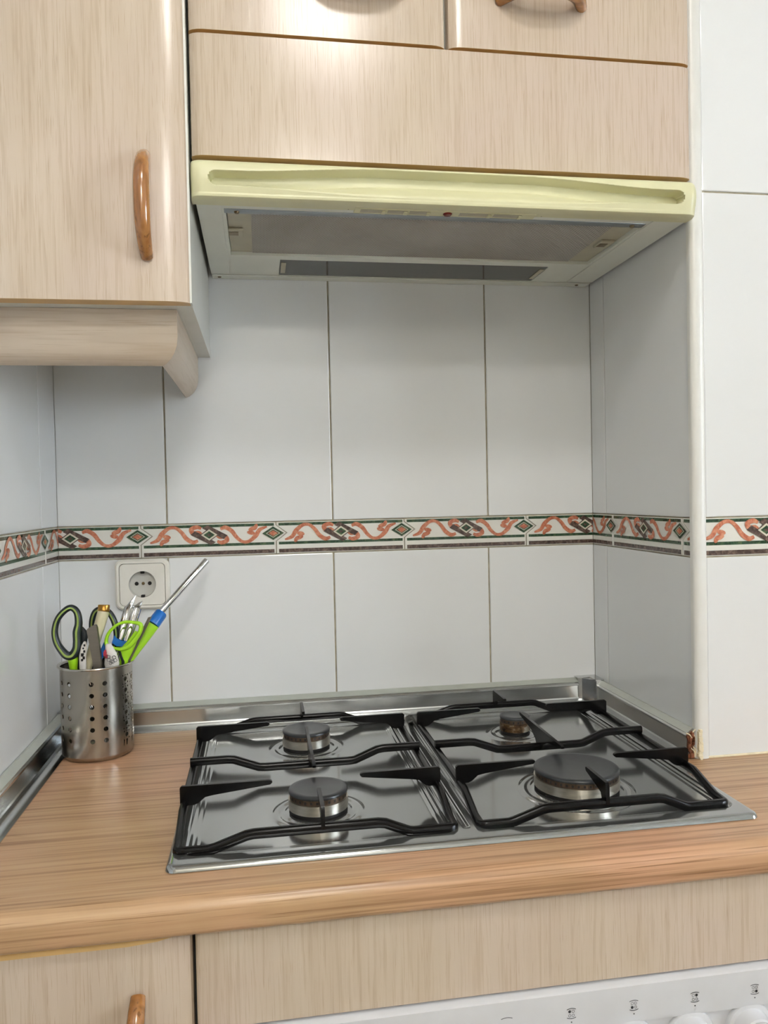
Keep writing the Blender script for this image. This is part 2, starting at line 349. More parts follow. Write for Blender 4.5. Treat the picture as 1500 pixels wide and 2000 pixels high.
# border tiles: glazed listello with printed scrolls; drawn once in (u, v, depth), cut and placed
PERIOD = .2012; MM = .001
def border_master():
    bm = NB(); H = .0495; cnt = [0]
    def flat(pts, mat, d):
        cnt[0] += 1; d += cnt[0]*4e-6
        try:
            f = bm.faces.new([bm.verts.new((u, v, d)) for u, v in pts]); f.material_index = mat
        except ValueError: pass
    def ribbon(pts, ws, mat, d):
        P_ = catmull([(a, b, 0) for a, b in pts], 5); K = len(P_); L_, R_ = [], []
        for i, p in enumerate(P_):
            t = (P_[min(i+1, K-1)]-P_[max(i-1, 0)]).normalized(); nrm = Vector((-t.y, t.x, 0))
            f = i/(K-1)*(len(ws)-1); k = min(int(f), len(ws)-2); wd = ws[k]+(ws[k+1]-ws[k])*(f-k)
            L_.append(p+nrm*wd/2); R_.append(p-nrm*wd/2)
        for i in range(K-1): flat([(q.x, q.y) for q in (L_[i], L_[i+1], R_[i+1], R_[i])], mat, d)
    def ell(u, v, a, b, mat, d, rot=0, n=14):
        flat([(u+a*math.cos(t)*math.cos(rot)-b*math.sin(t)*math.sin(rot), v+a*math.cos(t)*math.sin(rot)+b*math.sin(t)*math.cos(rot)) for t in (2*math.pi*k/n for k in range(n))], mat, d)
    V = lambda mm: H-mm*MM
    bulge = .0165; vm = V(17.2); hv = .0125
    # slab outline, right side pushed out around the small diamond, left side notched to match
    def outline(inset):
        i = inset
        return [(i, i), (PERIOD-i, i), (PERIOD-i, vm-hv), (PERIOD+bulge-i*1.2, vm), (PERIOD-i, vm+hv), (PERIOD-i, H-i),
                (i, H-i), (i, vm+hv), (bulge+i*1.2, vm), (i, vm-hv)]
    o0 = [bm.verts.new((u, v, -.005)) for u, v in outline(.0007)]
    o1 = [bm.verts.new((u, v, -.0006)) for u, v in outline(.0007)]
    o2 = [bm.verts.new((u, v, 0)) for u, v in outline(.0014)]
    n = len(o0)
    for A, B in ((o0, o1), (o1, o2)):
        for k in range(n): f = bm.faces.new((A[k], A[(k+1) % n], B[(k+1) % n], B[k])); f.material_index = 0
    for q4 in ((0, 1, 2, 9), (9, 2, 3, 8), (8, 3, 4, 7), (7, 4, 5, 6)): f = bm.faces.new([o2[k] for k in q4]); f.material_index = 0
    a, b = .004, PERIOD-.003
    flat([(a, V(1.7)), (b, V(1.7)), (b, V(5.9)), (a, V(5.9))], 1, .0002)
    flat([(a, V(30.8)), (b, V(30.8)), (b, V(35.0)), (a, V(35.0))], 1, .0002)
    flat([(a, V(41.8)), (b, V(41.8)), (b, V(47.6)), (a, V(47.6))], 2, .0002)
    S = .234*MM; cu, cv = 1020, 185                   # sketch units of the motif, mirrored by half a turn
    def q(x, y, s): return (.1005+s*(x-cu)*S, vm-s*(y-cv)*S*1.02)
    for s in (1, -1):
        ribbon([q(x, y, s) for x, y in ((1092, 150), (1125, 140), (1165, 165), (1195, 205), (1232, 234), (1275, 232), (1318, 198), (1345, 160), (1392, 142))], [7*MM*.6, 6.4*MM, 6.4*MM, 5.6*MM, 4.6*MM, 5.2*MM, 7*MM, 6*MM, 2.4*MM], 3, .0003)
        for x, y, a_, b_, rr in ((1300, 152, 30, 14, .3), (1288, 178, 26, 14, -.2), (1318, 142, 22, 13, 1.1)):
            u, v = q(x, y, s); ell(u, v, a_*S, b_*S, 3, .0004, rr)
        ribbon([q(x, y, s) for x, y in ((1058, 176), (1086, 200), (1118, 196), (1134, 222), (1098, 236), (1070, 226))], [4*MM, 6*MM, 7*MM, 6.5*MM, 6*MM, 4*MM], 3, .0005)
    def dia(hx, hy, mat, d, u=cu, v=cv):
        flat([q(u-hx, v, 1), q(u, v-hy, 1), q(u+hx, v, 1), q(u, v+hy, 1)], mat, d)
    flat([q(x, y, 1) for x, y in ((975, 142), (1010, 122), (1137, 190), (1112, 214))], 2, .0006)
    flat([q(x, y, 1) for x, y in ((903, 182), (930, 158), (1062, 232), (1030, 250))], 2, .0006)
    flat([q(x, y, 1) for x, y in ((975, 142), (1010, 122), (1062, 150), (1030, 165))], 2, .0006)
    dia(60, 44, 2, .00065); dia(52, 36, 4, .0008); dia(36, 24, 1, .0009); dia(16, 10, 2, .001)
    # small diamond carried by the bulge on the right edge
    du = PERIOD-.0045
    for hx, hy, mat, d in ((.0165, .0105, 1, .0006), (.0108, .0068, 4, .0007), (.0094, .0058, 1, .0008), (.0072, .0044, 3, .0009)):
        flat([(du-hx, vm), (du, vm+hy), (du+hx, vm), (du, vm-hy)], mat, d)
    me = bpy.data.meshes.new('border_master'); bm.to_mesh(me); bm.free()
    return me
BM_ = border_master(); shared = {}
def border_tile(parent, o, du, start, lo, hi):
    """o: function (u, v, d) -> world; tile starts at 'start' along u and is cut to [lo, hi]"""
    bm = NB(); bm.from_mesh(BM_)
    c0, c1 = lo-start, hi-start
    for cc, nn in ((c0, (-1, 0, 0)), (c1, (1, 0, 0))):
        bmesh.ops.bisect_plane(bm, geom=bm.verts[:]+bm.edges[:]+bm.faces[:], plane_co=(cc, 0, 0), plane_no=nn, clear_outer=True)
    if not bm.verts: bm.free(); return
    for v in bm.verts: v.co = Vector(o(v.co.x+start, v.co.y, v.co.z))
    # keep the printed faces facing the room
    ob = link_raw('border_tile', bm, ['b_white', 'b_green', 'b_brown', 'b_terra', 'b_field'], parent)
def link_raw(name, bm, mats, parent):
    me = bpy.data.meshes.new(name); o = bpy.data.objects.new(name, me); bm.to_mesh(me); bm.free()
    for mm in mats: me.materials.append(M[mm])
    C.objects.link(o); o.parent = parent; return o
for k in range(-1, 4):
    border_tile(wall_back, lambda u, v, d: (u, -d, ZB0+v), 0, -.2711+k*PERIOD, XL+.0005, XR-.0005)
for k in range(-1, 2):      # right side of the alcove: u runs towards the room
    border_tile(wall_right, lambda u, v, d: (XR-d, -u, ZB0+v), 0, .0735+k*PERIOD, .0005, -YS-.0005)
for k in range(-5, 1):      # left wall: u runs towards the corner
    border_tile(wall_left, lambda u, v, d: (XL+d, u, ZB0+v), 0, -.0705+k*PERIOD, -.85, -.0005)
for k in range(0, 4):
    border_tile(wall_right, lambda u, v, d: (u, YS-d, ZB0+v), 0, .4471+k*PERIOD, .4640, 1.2)
bpy.data.meshes.remove(BM_)

# rounded white corner profile on the edge of the pier
bm = NB(); pr = [(XR-.0015, YS+.006), (XR-.0015, YS+.001)] + [(XR-.0015+.009*(1-math.cos(t)), YS+.001-.006*math.sin(t)) for t in (math.radians(a) for a in range(15, 91, 15))] + [(.4605, YS-.0045), (.4625, YS-.003), (.4632, YS+.004)]
prism(bm, pr, 'z', WT+.0005, 2.45); struct(link('trim_1', bm, 'trim', None, True), 'white rounded corner profile on the edge of the tiled pier')

# ------------------------------------------------------------------ worktop (postformed front)
YF = -.532
bm = NB(); prof = [(-.0005, .8665), (-.0005, WT)]
prof += [(YF+.015-.015*math.sin(t), WT-.014+.014*math.cos(t)) for t in (math.radians(a) for a in range(0, 91, 10))]
prof += [(YF+.008-.008*math.cos(t), .8745-.008*math.sin(t)) for t in (math.radians(a) for a in range(10, 91, 16))]
prof += [(YF+.03, .8665)]
# left run reaches the back wall; right run is notched around the pier
prism(bm, prof, 'x', XL+.0008, XR-.0008)
prof2 = [(max(p, p) if p < -.01 else YS-.0008, q) for p, q in prof]
prism(bm, prof2, 'x', XR-.0008, 1.25)
bmesh.ops.remove_doubles(bm, verts=bm.verts, dist=1e-5)
tag(link('worktop', bm, 'worktop', None, True, (0, -.3, .8665), 30), 'oak-effect laminate worktop with rounded front edge running across the frame', 'worktop')
bm = NB(); tube(bm, [(x, YS-.0012, WT+.001) for x in (.452, .7, 1.2)], .0016, 8)
tag(link('sealant_bead', bm, 'caulk', None, True, (.7, YS, WT)), 'thin white sealant line where the oak worktop meets the tiled pier', 'sealant')

# ------------------------------------------------------------------ upstands
UPB = [(0, WT), (0, .937), (.0035, .9372), (.0105, .9318), (.0125, .9295), (.0128, .9272), (.0112, .9262), (.0108, .9245), (.0112, .9075), (.0125, .9055), (.0200, .9045), (.0255, .9022), (.0282, .9012), (.0284, WT+.0002)]
def upstand(name, label, axis, sgn, base, a0, a1, mat):
    t = thing(name, label, 'upstand', ((a0+a1)/2, base, WT) if axis == 'x' else (base, (a0+a1)/2, WT))
    P1 = [(base+sgn*d, z) for d, z in UPB if z >= 0]
    bm = NB(); prism(bm, [(p, max(q, WT+.0002)) for p, q in P1], axis, a0, a1); link('profile', bm, mat, t, True, angle=25)
    bm = NB(); s_ = [(base+sgn*d, z) for d, z in ((.0004, .9368), (.0004, .9376), (.0036, .9380), (.0108, .9325), (.0104, .9315), (.0034, .9369))]
    prism(bm, s_, axis, a0, a1); link('seal_strip', bm, 'strip', t)['label'] = 'grey-green seal along the top'
    return t
ub = upstand('worktop_upstand', 'aluminium upstand along the back wall behind the hob', 'x', -1, -.0004, XL+.0290, XR-.0290, 'upstand')
ur = upstand('worktop_upstand', 'aluminium upstand on the right of the hob with a broken open end', 'y', -1, XR-.0004, YS+.003, -.0290, 'upstand_y')
ul = upstand('worktop_upstand', 'aluminium upstand along the left wall beside the steel cup', 'y', 1, XL+.0004, -.53, -.0290, 'upstand_l')
def corner(parent, sx, bx):
    bm = NB(); pts = [(0, 0), (.034, 0), (.034, .0125), (.0285, .0140), (.0140, .0285), (.0125, .034), (0, .034)]
    pts = [(bx+sx*a, -.0005-b) for a, b in pts]
    prism(bm, pts, 'z', .9015, .9385); box(bm, min(bx, bx+sx*.036), max(bx, bx+sx*.036), -.0145, -.0005, .9385, .9400); box(bm, min(bx, bx+sx*.0145), max(bx, bx+sx*.0145), -.036, -.0145, .9385, .9400)
    link('corner_piece', bm, 'upstand', parent, True, angle=20)['label'] = 'grey metal corner joint piece'
corner(ur, -1, XR-.0008); corner(ul, 1, XL+.0008)
# broken end of the right upstand: brown core, curled plastic lips, crumbling filler against the pier
bm = NB(); base = XR-.0006
random.seed(3)
prism(bm, [(base-d, z) for d, z in ((.004, .9015), (.004, .935), (.0115, .929), (.0095, .922), (.0108, .912), (.0075, .907), (.0115, .9015))], 'y', YS+.0028, YS-.0006)
for k in range(9):
    cx, cz = base-random.uniform(.004, .0105), random.uniform(.904, .932); s = random.uniform(.0012, .0026)
    box(bm, cx-s, cx+s, YS-.0030, YS+.0005, cz-s*1.4, cz+s*1.4, .0005, 1)
link('broken_core', bm, 'core', ur)['label'] = 'brown broken core showing at the end'
bm = NB()
tube(bm, catmull([(base-.0135, YS-.001, .9335), (base-.0085, YS-.0015, .931), (base-.0055, YS-.0015, .924), (base-.0075, YS-.0015, .915), (base-.0025, YS-.0015, .909), (base-.006, YS-.0015, .902)], 5), .0008, 6)
tube(bm, catmull([(base-.001, YS-.001, .9375), (base-.0045, YS-.0015, .934), (base-.002, YS-.0015, .926), (base-.0045, YS-.0015, .917), (base-.0010, YS-.0015, .911), (base-.0025, YS-.0015, .9025)], 5), .0009, 6)
link('torn_lip', bm, 'caulk', ur, True)
bm = NB()
for k in range(26):
    cz = .9015+k*.0014; s = random.uniform(.0014, .0026); cx = base+.0035+random.uniform(-.0012, .0012)
    box(bm, cx-s, cx+s, YS-.0062-random.uniform(0, .0008), YS-.001, cz-s, cz+s, .0005, 1)
link('filler_bead', bm, 'caulk', ur, True)['label'] = 'crumbling cream filler'

# ------------------------------------------------------------------ hob
HX0, HX1, HY0, HY1 = -.1882, .4118, -.482, -.0345
B = [(-.0385, -.152, .0312, 0), (-.0385, -.370, .0312, 0), (.2565, -.154, .0205, 1), (.2570, -.370, .0470, 0)]   # x, y, cap radius, scorched
hob = thing('gas_hob', 'four-burner stainless steel gas hob set into the oak worktop', 'hob', ((HX0+HX1)/2, (HY0+HY1)/2, WT))
def sm(a, b, x):
    t = min(1, max(0, (x-a)/(b-a))); return t*t*(3-2*t)
def rbox(x, y, x0, x1, y0, y1, r):        # signed distance, negative inside
    dx = abs(x-(x0+x1)/2)-((x1-x0)/2-r); dy = abs(y-(y0+y1)/2)-((y1-y0)/2-r)
    return math.hypot(max(dx, 0), max(dy, 0))+min(max(dx, dy), 0)-r
def hob_z(x, y):
    e = -rbox(x, y, HX0, HX1, HY0, HY1, .010)
    z = WT+.0006+.0052*math.sqrt(max(0, 1-(1-min(1, e/.0065))**2))
    d = -min(rbox(x, y, -.1735, .0935, -.462, -.054, .014), rbox(x, y, .1165, .3985, -.462, -.054, .014))
    z -= .0022*sm(0, .0035, d)+.0012*sm(.0055, .0085, d)+.0012*sm(.0105, .0135, d)
    dv = abs(x-.105)                       # pressed rib between the two wells
    if d < 0 and -.455 < y < -.06: z -= .0018*(1-sm(.0015, .0040, dv))*sm(-.455, -.445, y)
    for bx, by, br, _ in B:
        r = math.hypot(x-bx, y-by)
        z += .0016*(1-sm(br+.016, br+.0195, r)) - .0014*(1-sm(br+.009, br+.0125, r)) + .0016*(1-sm(br+.003, br+.0065, r))
    return z
bm = NB(); NX, NY = 300, 224; vg = []
def lines(a, b, fine):                    # grid lines, closer together where the sheet is pressed
    out = [a]
    while out[-1] < b-.0009: out.append(out[-1]+(.0008 if any(p <= out[-1] <= q_ for p, q_ in fine) else .0019))
    return out[:-1]+[b]
xs = lines(HX0, HX1, ((HX0, HX0+.031), (.078, .132), (.382, HX1))); ys = lines(HY0, HY1, ((HY0, HY0+.037), (-.072, HY1)))
NX, NY = len(xs)-1, len(ys)-1
for i, x in enumerate(xs):
    row = []
    for j, y in enumerate(ys):
        px, py = x, y                      # round the outer corners
        for qx, sx in ((HX0, 1), (HX1, -1)):
            for qy, sy in ((HY0, 1), (HY1, -1)):
                dx, dy = (x-qx)*sx, (y-qy)*sy
                if dx < .010 and dy < .010:
                    a, b = (.010-dx), (.010-dy); mx = max(a, b); h = math.hypot(a, b)
                    if h > 0: px = qx+sx*(.010-a*mx/h); py = qy+sy*(.010-b*mx/h)
        row.append(bm.verts.new((px, py, hob_z(px, py))))
    vg.append(row)
for i in range(NX):
    for j in range(NY): bm.faces.new((vg[i][j], vg[i+1][j], vg[i+1][j+1], vg[i][j+1]))
link('hob_plate', bm, 'hob', hob, True, angle=60)
for bx, by, br, sc in B:
    z0 = WT+.0035
    bm = NB(); lathe(bm, [(br+.0005, 0), (br-.0015, .0005), (br-.0015, .0035), (br+.0010, .0045), (br+.0010, .0150), (br-.0005, .0152), (0, .0152)], (bx, by, z0), 48, mats=[1, 1, 1, 0, 0, 0])
    bn = link('burner', bm, ['scorched' if sc else 'alu', 'dark'], hob, True, angle=30)
    bm = NB(); rr = br-.0010; lathe(bm, [(rr, .0150), (rr, .0212)], (bx, by, z0), 48)
    npt = int(2*math.pi*rr/.0062)
    for k in range(npt):
        a = 2*math.pi*k/npt; h = .0018; s = .0016
        c, d = math.cos(a), math.sin(a)
        for ro, ss, mt in ((rr+.0006, 1.35, 0), (rr+.0009, .75, 1)):
            P4 = [(bx+c*ro-d*t*s*ss, by+d*ro+c*t*s*ss, z0+.0181+v*h*ss) for t, v in ((-1, -1), (1, -1), (1, 1), (-1, 1))]
            f = bm.faces.new([bm.verts.new(p) for p in P4]); f.material_index = mt
    fr = link('flame_ring', bm, ['ports', 'port_hole'], bn)
    bm = NB(); R = br+.0008
    lathe(bm, [(0, .0205), (R-.002, .0205), (R, .0213), (R+.0002, .0228), (R-.0004, .0242), (R-.0025, .0250), (R-.006, .0249), (R-.0075, .0246), (0, .0245)], (bx, by, z0), 56)
    link('burner_cap', bm, 'cap', bn, True, angle=50)

# ------------------------------------------------------------------ pan supports
RR = .0039; ZF = .9405
def finger(parent, p0, p1, blk=.0205, tip=.0050, drop=None, shape='block', up_in=.0):
    """vertical plate from the frame (p0) to its tip (p1), top edge level at ZF"""
    p0, p1 = Vector(p0), Vector(p1); d = p1-p0; Ln = d.length; d.normalize(); s = Vector((-d.y, d.x, 0))*.0019
    if shape == 'block':
        pr = [(0, ZF-.002), (.0022, ZF), (Ln-.003, ZF-.0002), (Ln-.0006, ZF-.0012), (Ln, ZF-.003), (Ln-.002, ZF-tip), (Ln*.36, ZF-.0115), (Ln*.27, ZF-.0130), (Ln*.20, ZF-blk+.002), (Ln*.15, ZF-blk), (0, ZF-blk)]
    elif shape == 'end':
        pr = [(0, ZF-.004), (.002, ZF), (Ln-.002, ZF), (Ln, ZF-.002), (Ln-.002, ZF-.0045), (.014, ZF-.014), (.010, ZF-drop), (0, ZF-drop)]
    else:
        h = Ln/2
        pr = [(0, ZF-.0012), (.002, ZF), (Ln-.002, ZF), (Ln, ZF-.0012), (Ln-.001, ZF-.0035), (h+.030, ZF-.010), (h+.014, ZF-.018), (h+.008, ZF-drop), (h-.008, ZF-drop), (h-.014, ZF-.018), (h-.030, ZF-.010), (.001, ZF-.0035)]
    bm = NB(); A = [bm.verts.new((p0.x+d.x*a+s.x, p0.y+d.y*a+s.y, z)) for a, z in pr]; Bv = [bm.verts.new((p0.x+d.x*a-s.x, p0.y+d.y*a-s.y, z)) for a, z in pr]; n = len(pr)
    for i in range(n): bm.faces.new((A[i], A[(i+1) % n], Bv[(i+1) % n], Bv[i]))
    bm.faces.new(A); bm.faces.new(Bv)
    bmesh.ops.bevel(bm, geom=[e for e in bm.edges if len(e.link_faces) == 2 and e.calc_face_angle(0) > .6], offset=.0006, segments=2, affect='EDGES')
    return link('finger', bm, 'black', parent, True, angle=40)
def support(label, x0, x1, xb, tb, tf):
    """x0/x1 frame sides, xb burner centre line, tb/tf tip distances at the back and front burner"""
    t = thing('pan_support', label, 'pan support', ((x0+x1)/2, -.26, WT), 'black pan supports on the hob')
    lo, mi, hi = WT+.0066, WT+.0205, WT+.0185
    yf, yb = -.4525, -.064
    c = .008
    def bar(yy):
        return [(x0+c, yy, lo), (x0+.030, yy, lo), (x0+.036, yy, lo+.0012), (x0+.066, yy, hi-.0010), (x0+.073, yy, hi), (x1-.078, yy, hi), (x1-.071, yy, hi-.0010), (x1-.048, yy, lo+.0012), (x1-.042, yy, lo), (x1-c, yy, lo)]
    def cornerp(xx, yy, sx, sy): return [(xx+sx*c*.3, yy, lo), (xx, yy+sy*c*.3, lo)]
    left = [(x0, yf+.02, lo+.001), (x0, yf+.062, mi), (x0, yf+.11, mi), (x0, yb-.10, mi), (x0, yb-.05, mi), (x0, yb-.018, lo+.001)]
    right = [(x1, p[1], p[2]) for p in left][::-1]
    path = bar(yf)[::1] + cornerp(x1, yf, -1, 1) + [(x1, p[1], p[2]) for p in left] + cornerp(x1, yb, -1, -1)[::-1] + bar(yb)[::-1] + cornerp(x0, yb, 1, -1) + left[::-1] + cornerp(x0, yf, 1, 1)[::-1]
    bm = NB(); tube(bm, path, RR, 12, True, (0, 0, 1), 1.20, 3.6); link('frame', bm, 'black', t, True, angle=60)
    mz, me_ = WT+.0165, WT+.0290
    ym = -.260
    mid = [(x0-.003, ym, me_), (x0+.040, ym, me_), (x0+.048, ym, me_-.0008), (x0+.078, ym, mz+.0006), (x0+.086, ym, mz), (x1-.086, ym, mz), (x1-.078, ym, mz+.0006), (x1-.050, ym, me_-.0010), (x1-.042, ym, me_), (x1+.003, ym, me_)]
    bm = NB(); tube(bm, mid, RR, 12, False, (0, 0, 1), 1.20, 3.6); link('cross_bar', bm, 'black', t, True, angle=60)
    for yy, tt in ((-.152, tb), (-.370, tf)):
        finger(t, (x0-.0042, yy, 0), (xb-tt, yy, 0)); finger(t, (x1+.0042, yy, 0), (xb+tt, yy, 0))
    finger(t, (xb, yb+.0045, 0), (xb, -.116, 0), shape='end', drop=.0225)
    finger(t, (xb, yf-.0045, 0), (xb, -.404, 0), shape='end', drop=.0225)
    finger(t, (xb, ym-.076, 0), (xb, ym+.076, 0), shape='double', drop=.026)
    for xx in (x0, x1):                     # rubber feet under the corners
        for yy in (yf+.006, yb-.006):
            bm = NB(); lathe(bm, [(0, 0), (.0042, 0), (.0038, .0030), (0, .0030)], (xx, yy, WT+.0015), 12); link('foot', bm, 'black', t, True)
    return t
support('black enamelled wire pan support over the two left burners', -.1800, .0930, -.0400, .0475, .0475)
support('black enamelled wire pan support over the small and the large right burners', .1195, .3905, .2550, .0485, .0475)
# wire retaining clip at the back between the two supports
bm = NB(); tube(bm, catmull([(.100, -.070, .9075), (.103, -.080, .914), (.108, -.086, .910), (.112, -.078, .915), (.109, -.068, .910), (.103, -.074, .9075), (.106, -.092, .9075)], 5), .0012, 6)
link('wire_clip', bm, 'chrome', hob, True)

# ------------------------------------------------------------------ cabinet fronts
def front(name, x0, x1, z0, z1, y, th, parent, ch=.017, dp=.0075, left=True, right=True, mat='oak', edge=True):
    """panel whose vertical edges are rolled back; cut top and bottom show the tan edge band"""
    P_ = []
    yb = y+th
    if left: P_ += [(x0, yb), (x0, y+dp)] + [(x0+ch*(1-math.cos(t)), y+dp-dp*math.sin(t)) for t in (math.radians(a) for a in (20, 45, 68))] + [(x0+ch, y)]
    else: P_ += [(x0, yb), (x0, y)]
    if right: P_ += [(x1-ch, y)] + [(x1-ch*(1-math.cos(t)), y+dp-dp*math.sin(t)) for t in (math.radians(a) for a in (68, 45, 20))] + [(x1, y+dp), (x1, yb)]
    else: P_ += [(x1, y), (x1, yb)]
    bm = NB(); prism(bm, P_, 'z', z0, z1, 0, 1 if edge else 0)
    return link(name, bm, [mat, 'edge'], parent, True, angle=25)
def bow_handle(parent, x, y, z, ln, vertical=True, out=.030, r=.0082):
    pts = []
    for k in range(17):
        t = k/16; a = (t-.5)*ln
        o_ = out*(1-abs(2*t-1)**3.2)
        pts.append((x, y-o_+.0005, z+a) if vertical else (x+a, y-o_+.0005, z))
    rs = [r*.78]*1+[r*(.80+.22*math.sin(math.pi*k/16)**.6) for k in range(1, 16)]+[r*.78]
    bm = NB(); tube(bm, pts, rs, 14, False, (1, 0, 0) if vertical else (0, 0, 1), 1.0, 2.3)
    return link('handle', bm, 'handle' if vertical else 'handle_h', parent, True, angle=50)

# cupboard over the hood: fixed fascia and two doors
HXL, HXR = -.1590, .4372
cab = thing('wall_cupboard', 'pale oak wall cupboard with two doors directly above the extractor hood', 'cupboard', ((HXL+HXR)/2, -.16, 1.625))
bm = NB(); box(bm, HXL+.002, HXR-.002, -.3030, -.0005, 1.6185, 2.12); link('carcass', bm, 'white_lam', cab)
front('fascia', HXL, HXR, 1.6225, 1.7560, -.3250, .0205, cab)['label'] = 'plain fixed oak fascia panel'
for a, b, hx in ((HXL, .1312, .029), (.1352, HXR, .2470)):
    d = front('door', a, b, 1.7600, 2.115, -.3250, .0205, cab)
    bow_handle(d, hx, -.3250, 1.8170, .102, False)
# tall narrow cupboard on the left
lc = thing('wall_cupboard', 'pale oak wall cupboard hanging on the left with a vertical wooden handle', 'cupboard', (-.275, -.17, 1.4570))
bm = NB(); box(bm, -.3870, -.3700, -.3260, -.0005, 1.4575, 2.12); box(bm, -.1780, -.1622, -.3260, -.0005, 1.4575, 2.12)
box(bm, -.3700, -.1780, -.3262, -.0005, 1.4572, 1.4755); box(bm, -.3700, -.1780, -.3200, -.0005, 2.104, 2.12); box(bm, -.3700, -.1780, -.012, -.0005, 1.4755, 2.104)
link('carcass', bm, 'white_lam', lc)
d = front('door', -.3868, -.1632, 1.4560, 2.115, -.3465, .0200, lc, ch=.028, dp=.0080, right=True, left=False)
bm = NB(); box(bm, -.16315, -.1610, -.3392, -.3266, 1.4562, 2.115); link('edge_strip', bm, 'white_lam', d)['label'] = 'white edge strip'
bow_handle(d, -.2060, -.3465, 1.5565, .107)
# light rail under the left cupboard
lr = thing('light_rail', 'curved oak light rail under the left wall cupboard', 'light rail', (-.28, -.30, 1.4570))
RAIL = [(0, 1.4568), (0, 1.4250), (.0012, 1.4165), (.0045, 1.4085), (.0090, 1.4025), (.0140, 1.3985), (.0185, 1.3965), (.0200, 1.3975), (.0200, 1.4568)]
def mitred(front_piece):
    bm = NB(); n = len(RAIL); A, Bv = [], []
    for d_, z in RAIL:
        c_ = (-.1805-d_, -.3050+d_, z)
        A.append(bm.verts.new(c_)); Bv.append(bm.verts.new((XL+.001, -.3050+d_, z) if front_piece else (-.1805-d_, -.0010, z)))
    for i in range(n): bm.faces.new((A[i], A[(i+1) % n], Bv[(i+1) % n], Bv[i]))
    bm.faces.new(A); bm.faces.new(Bv)
    return bm
link('front_rail', mitred(True), 'oak_h', lr, True, angle=25); link('side_rail', mitred(False), 'oak_d', lr, True, angle=25)
# base units
bu = thing('base_cupboard', 'pale oak base cupboard at lower left under the worktop', 'cupboard', (-.275, -.26, 0))
bm = NB(); box(bm, XL+.002, -.1622, -.4990, -.002, .10, .8655); link('carcass', bm, 'white_lam', bu)
d = front('door', -.3868, -.1615, .13, .8650, -.5205, .0200, bu, ch=.030, dp=.0075, left=False)
bow_handle(d, -.2077, -.5205, .7575, .112)
bm = NB(); A_ = [(-.3866, .8585), (-.215, .8590), (-.190, .8610), (-.176, .8640), (-.176, .8650), (-.3866, .8650)]; prism(bm, A_, 'y', -.5209, -.5196); link('edge_band', bm, 'edge', d)['label'] = 'tan edge band along the top'
ou = thing('oven_housing', 'pale oak oven housing under the hob with a plain fascia', 'cupboard', (.14, -.26, 0))
for a, b in ((-.1580, -.1562), (.4352, .4372)): bm = NB(); box(bm, a, b, -.4990, -.002, .0, .8655); link('side_panel', bm, 'white_lam', ou)
front('fascia', -.1585, .4370, .7780, .8655, -.5200, .0200, ou, ch=.004, dp=.003, edge=False)
bu2 = thing('base_cupboard', 'pale oak base cupboard to the right of the oven', 'cupboard', (.74, -.45, 0))
bm = NB(); box(bm, .441, 1.04, -.4990, YS-.002, .10, .8655); link('carcass', bm, 'white_lam', bu2)
front('door', .441, 1.04, .13, .8655, -.5200, .0200, bu2, ch=.004, dp=.003, edge=False)
# ------------------------------------------------------------------ oven with control panel
ov = thing('built_in_oven', 'white built-in oven with round control knobs under the hob', 'oven', (.14, -.3, .2))
bm = NB(); prof = [(-.500, .7815), (-.5340, .7815), (-.5365, .7800), (-.5368, .7480), (-.5360, .7445), (-.5320, .7415), (-.5312, .7380), (-.5312, .6750), (-.500, .6750)]
prism(bm, prof, 'x', -.1555, .4345); link('control_panel', bm, 'oven', ov, True, angle=35)
bm = NB(); box(bm, -.150, .429, -.505, -.03, .20, .779); link('body', bm, 'grey_metal', ov)
bm = NB(); box(bm, -.1555, .4345, -.540, -.507, .205, .668, .004); dd = link('door', bm, 'oven', ov, True)
bm = NB(); box(bm, -.09, .37, -.5415, -.540, .27, .56); link('glass', bm, 'dark', dd)
bm = NB(); tube(bm, [(-.08, -.5405, .625), (-.08, -.575, .625), (.36, -.575, .625), (.36, -.5405, .625)], .007, 10, up=(0, 0, 1)); link('handle', bm, 'oven', dd, True)
for k in range(6):
    kx = .0562+k*.0621; kz = .7235
    bm = NB(); lathe(bm, [(.0245, 0), (.0245, .0035), (.0235, .0050), (.0195, .0055), (.0190, .0075), (.0175, .0185), (.0160, .0200), (0, .0205)], (kx, -.5312, kz), 40, axis='y')
    kn = link('knob', bm, 'oven', ov, True, angle=35)
    bm = NB(); box(bm, kx-.0055, kx+.0055, -.5595, -.5505, kz-.0165, kz+.0165, .003, 3); link('grip', bm, 'oven', kn, True)
    bm = NB(); lathe(bm, [(0, 0), (.0012, 0)], (kx, -.5363, kz+.0218), 12, axis='y'); link('pointer_dot', bm, 'print', kn)
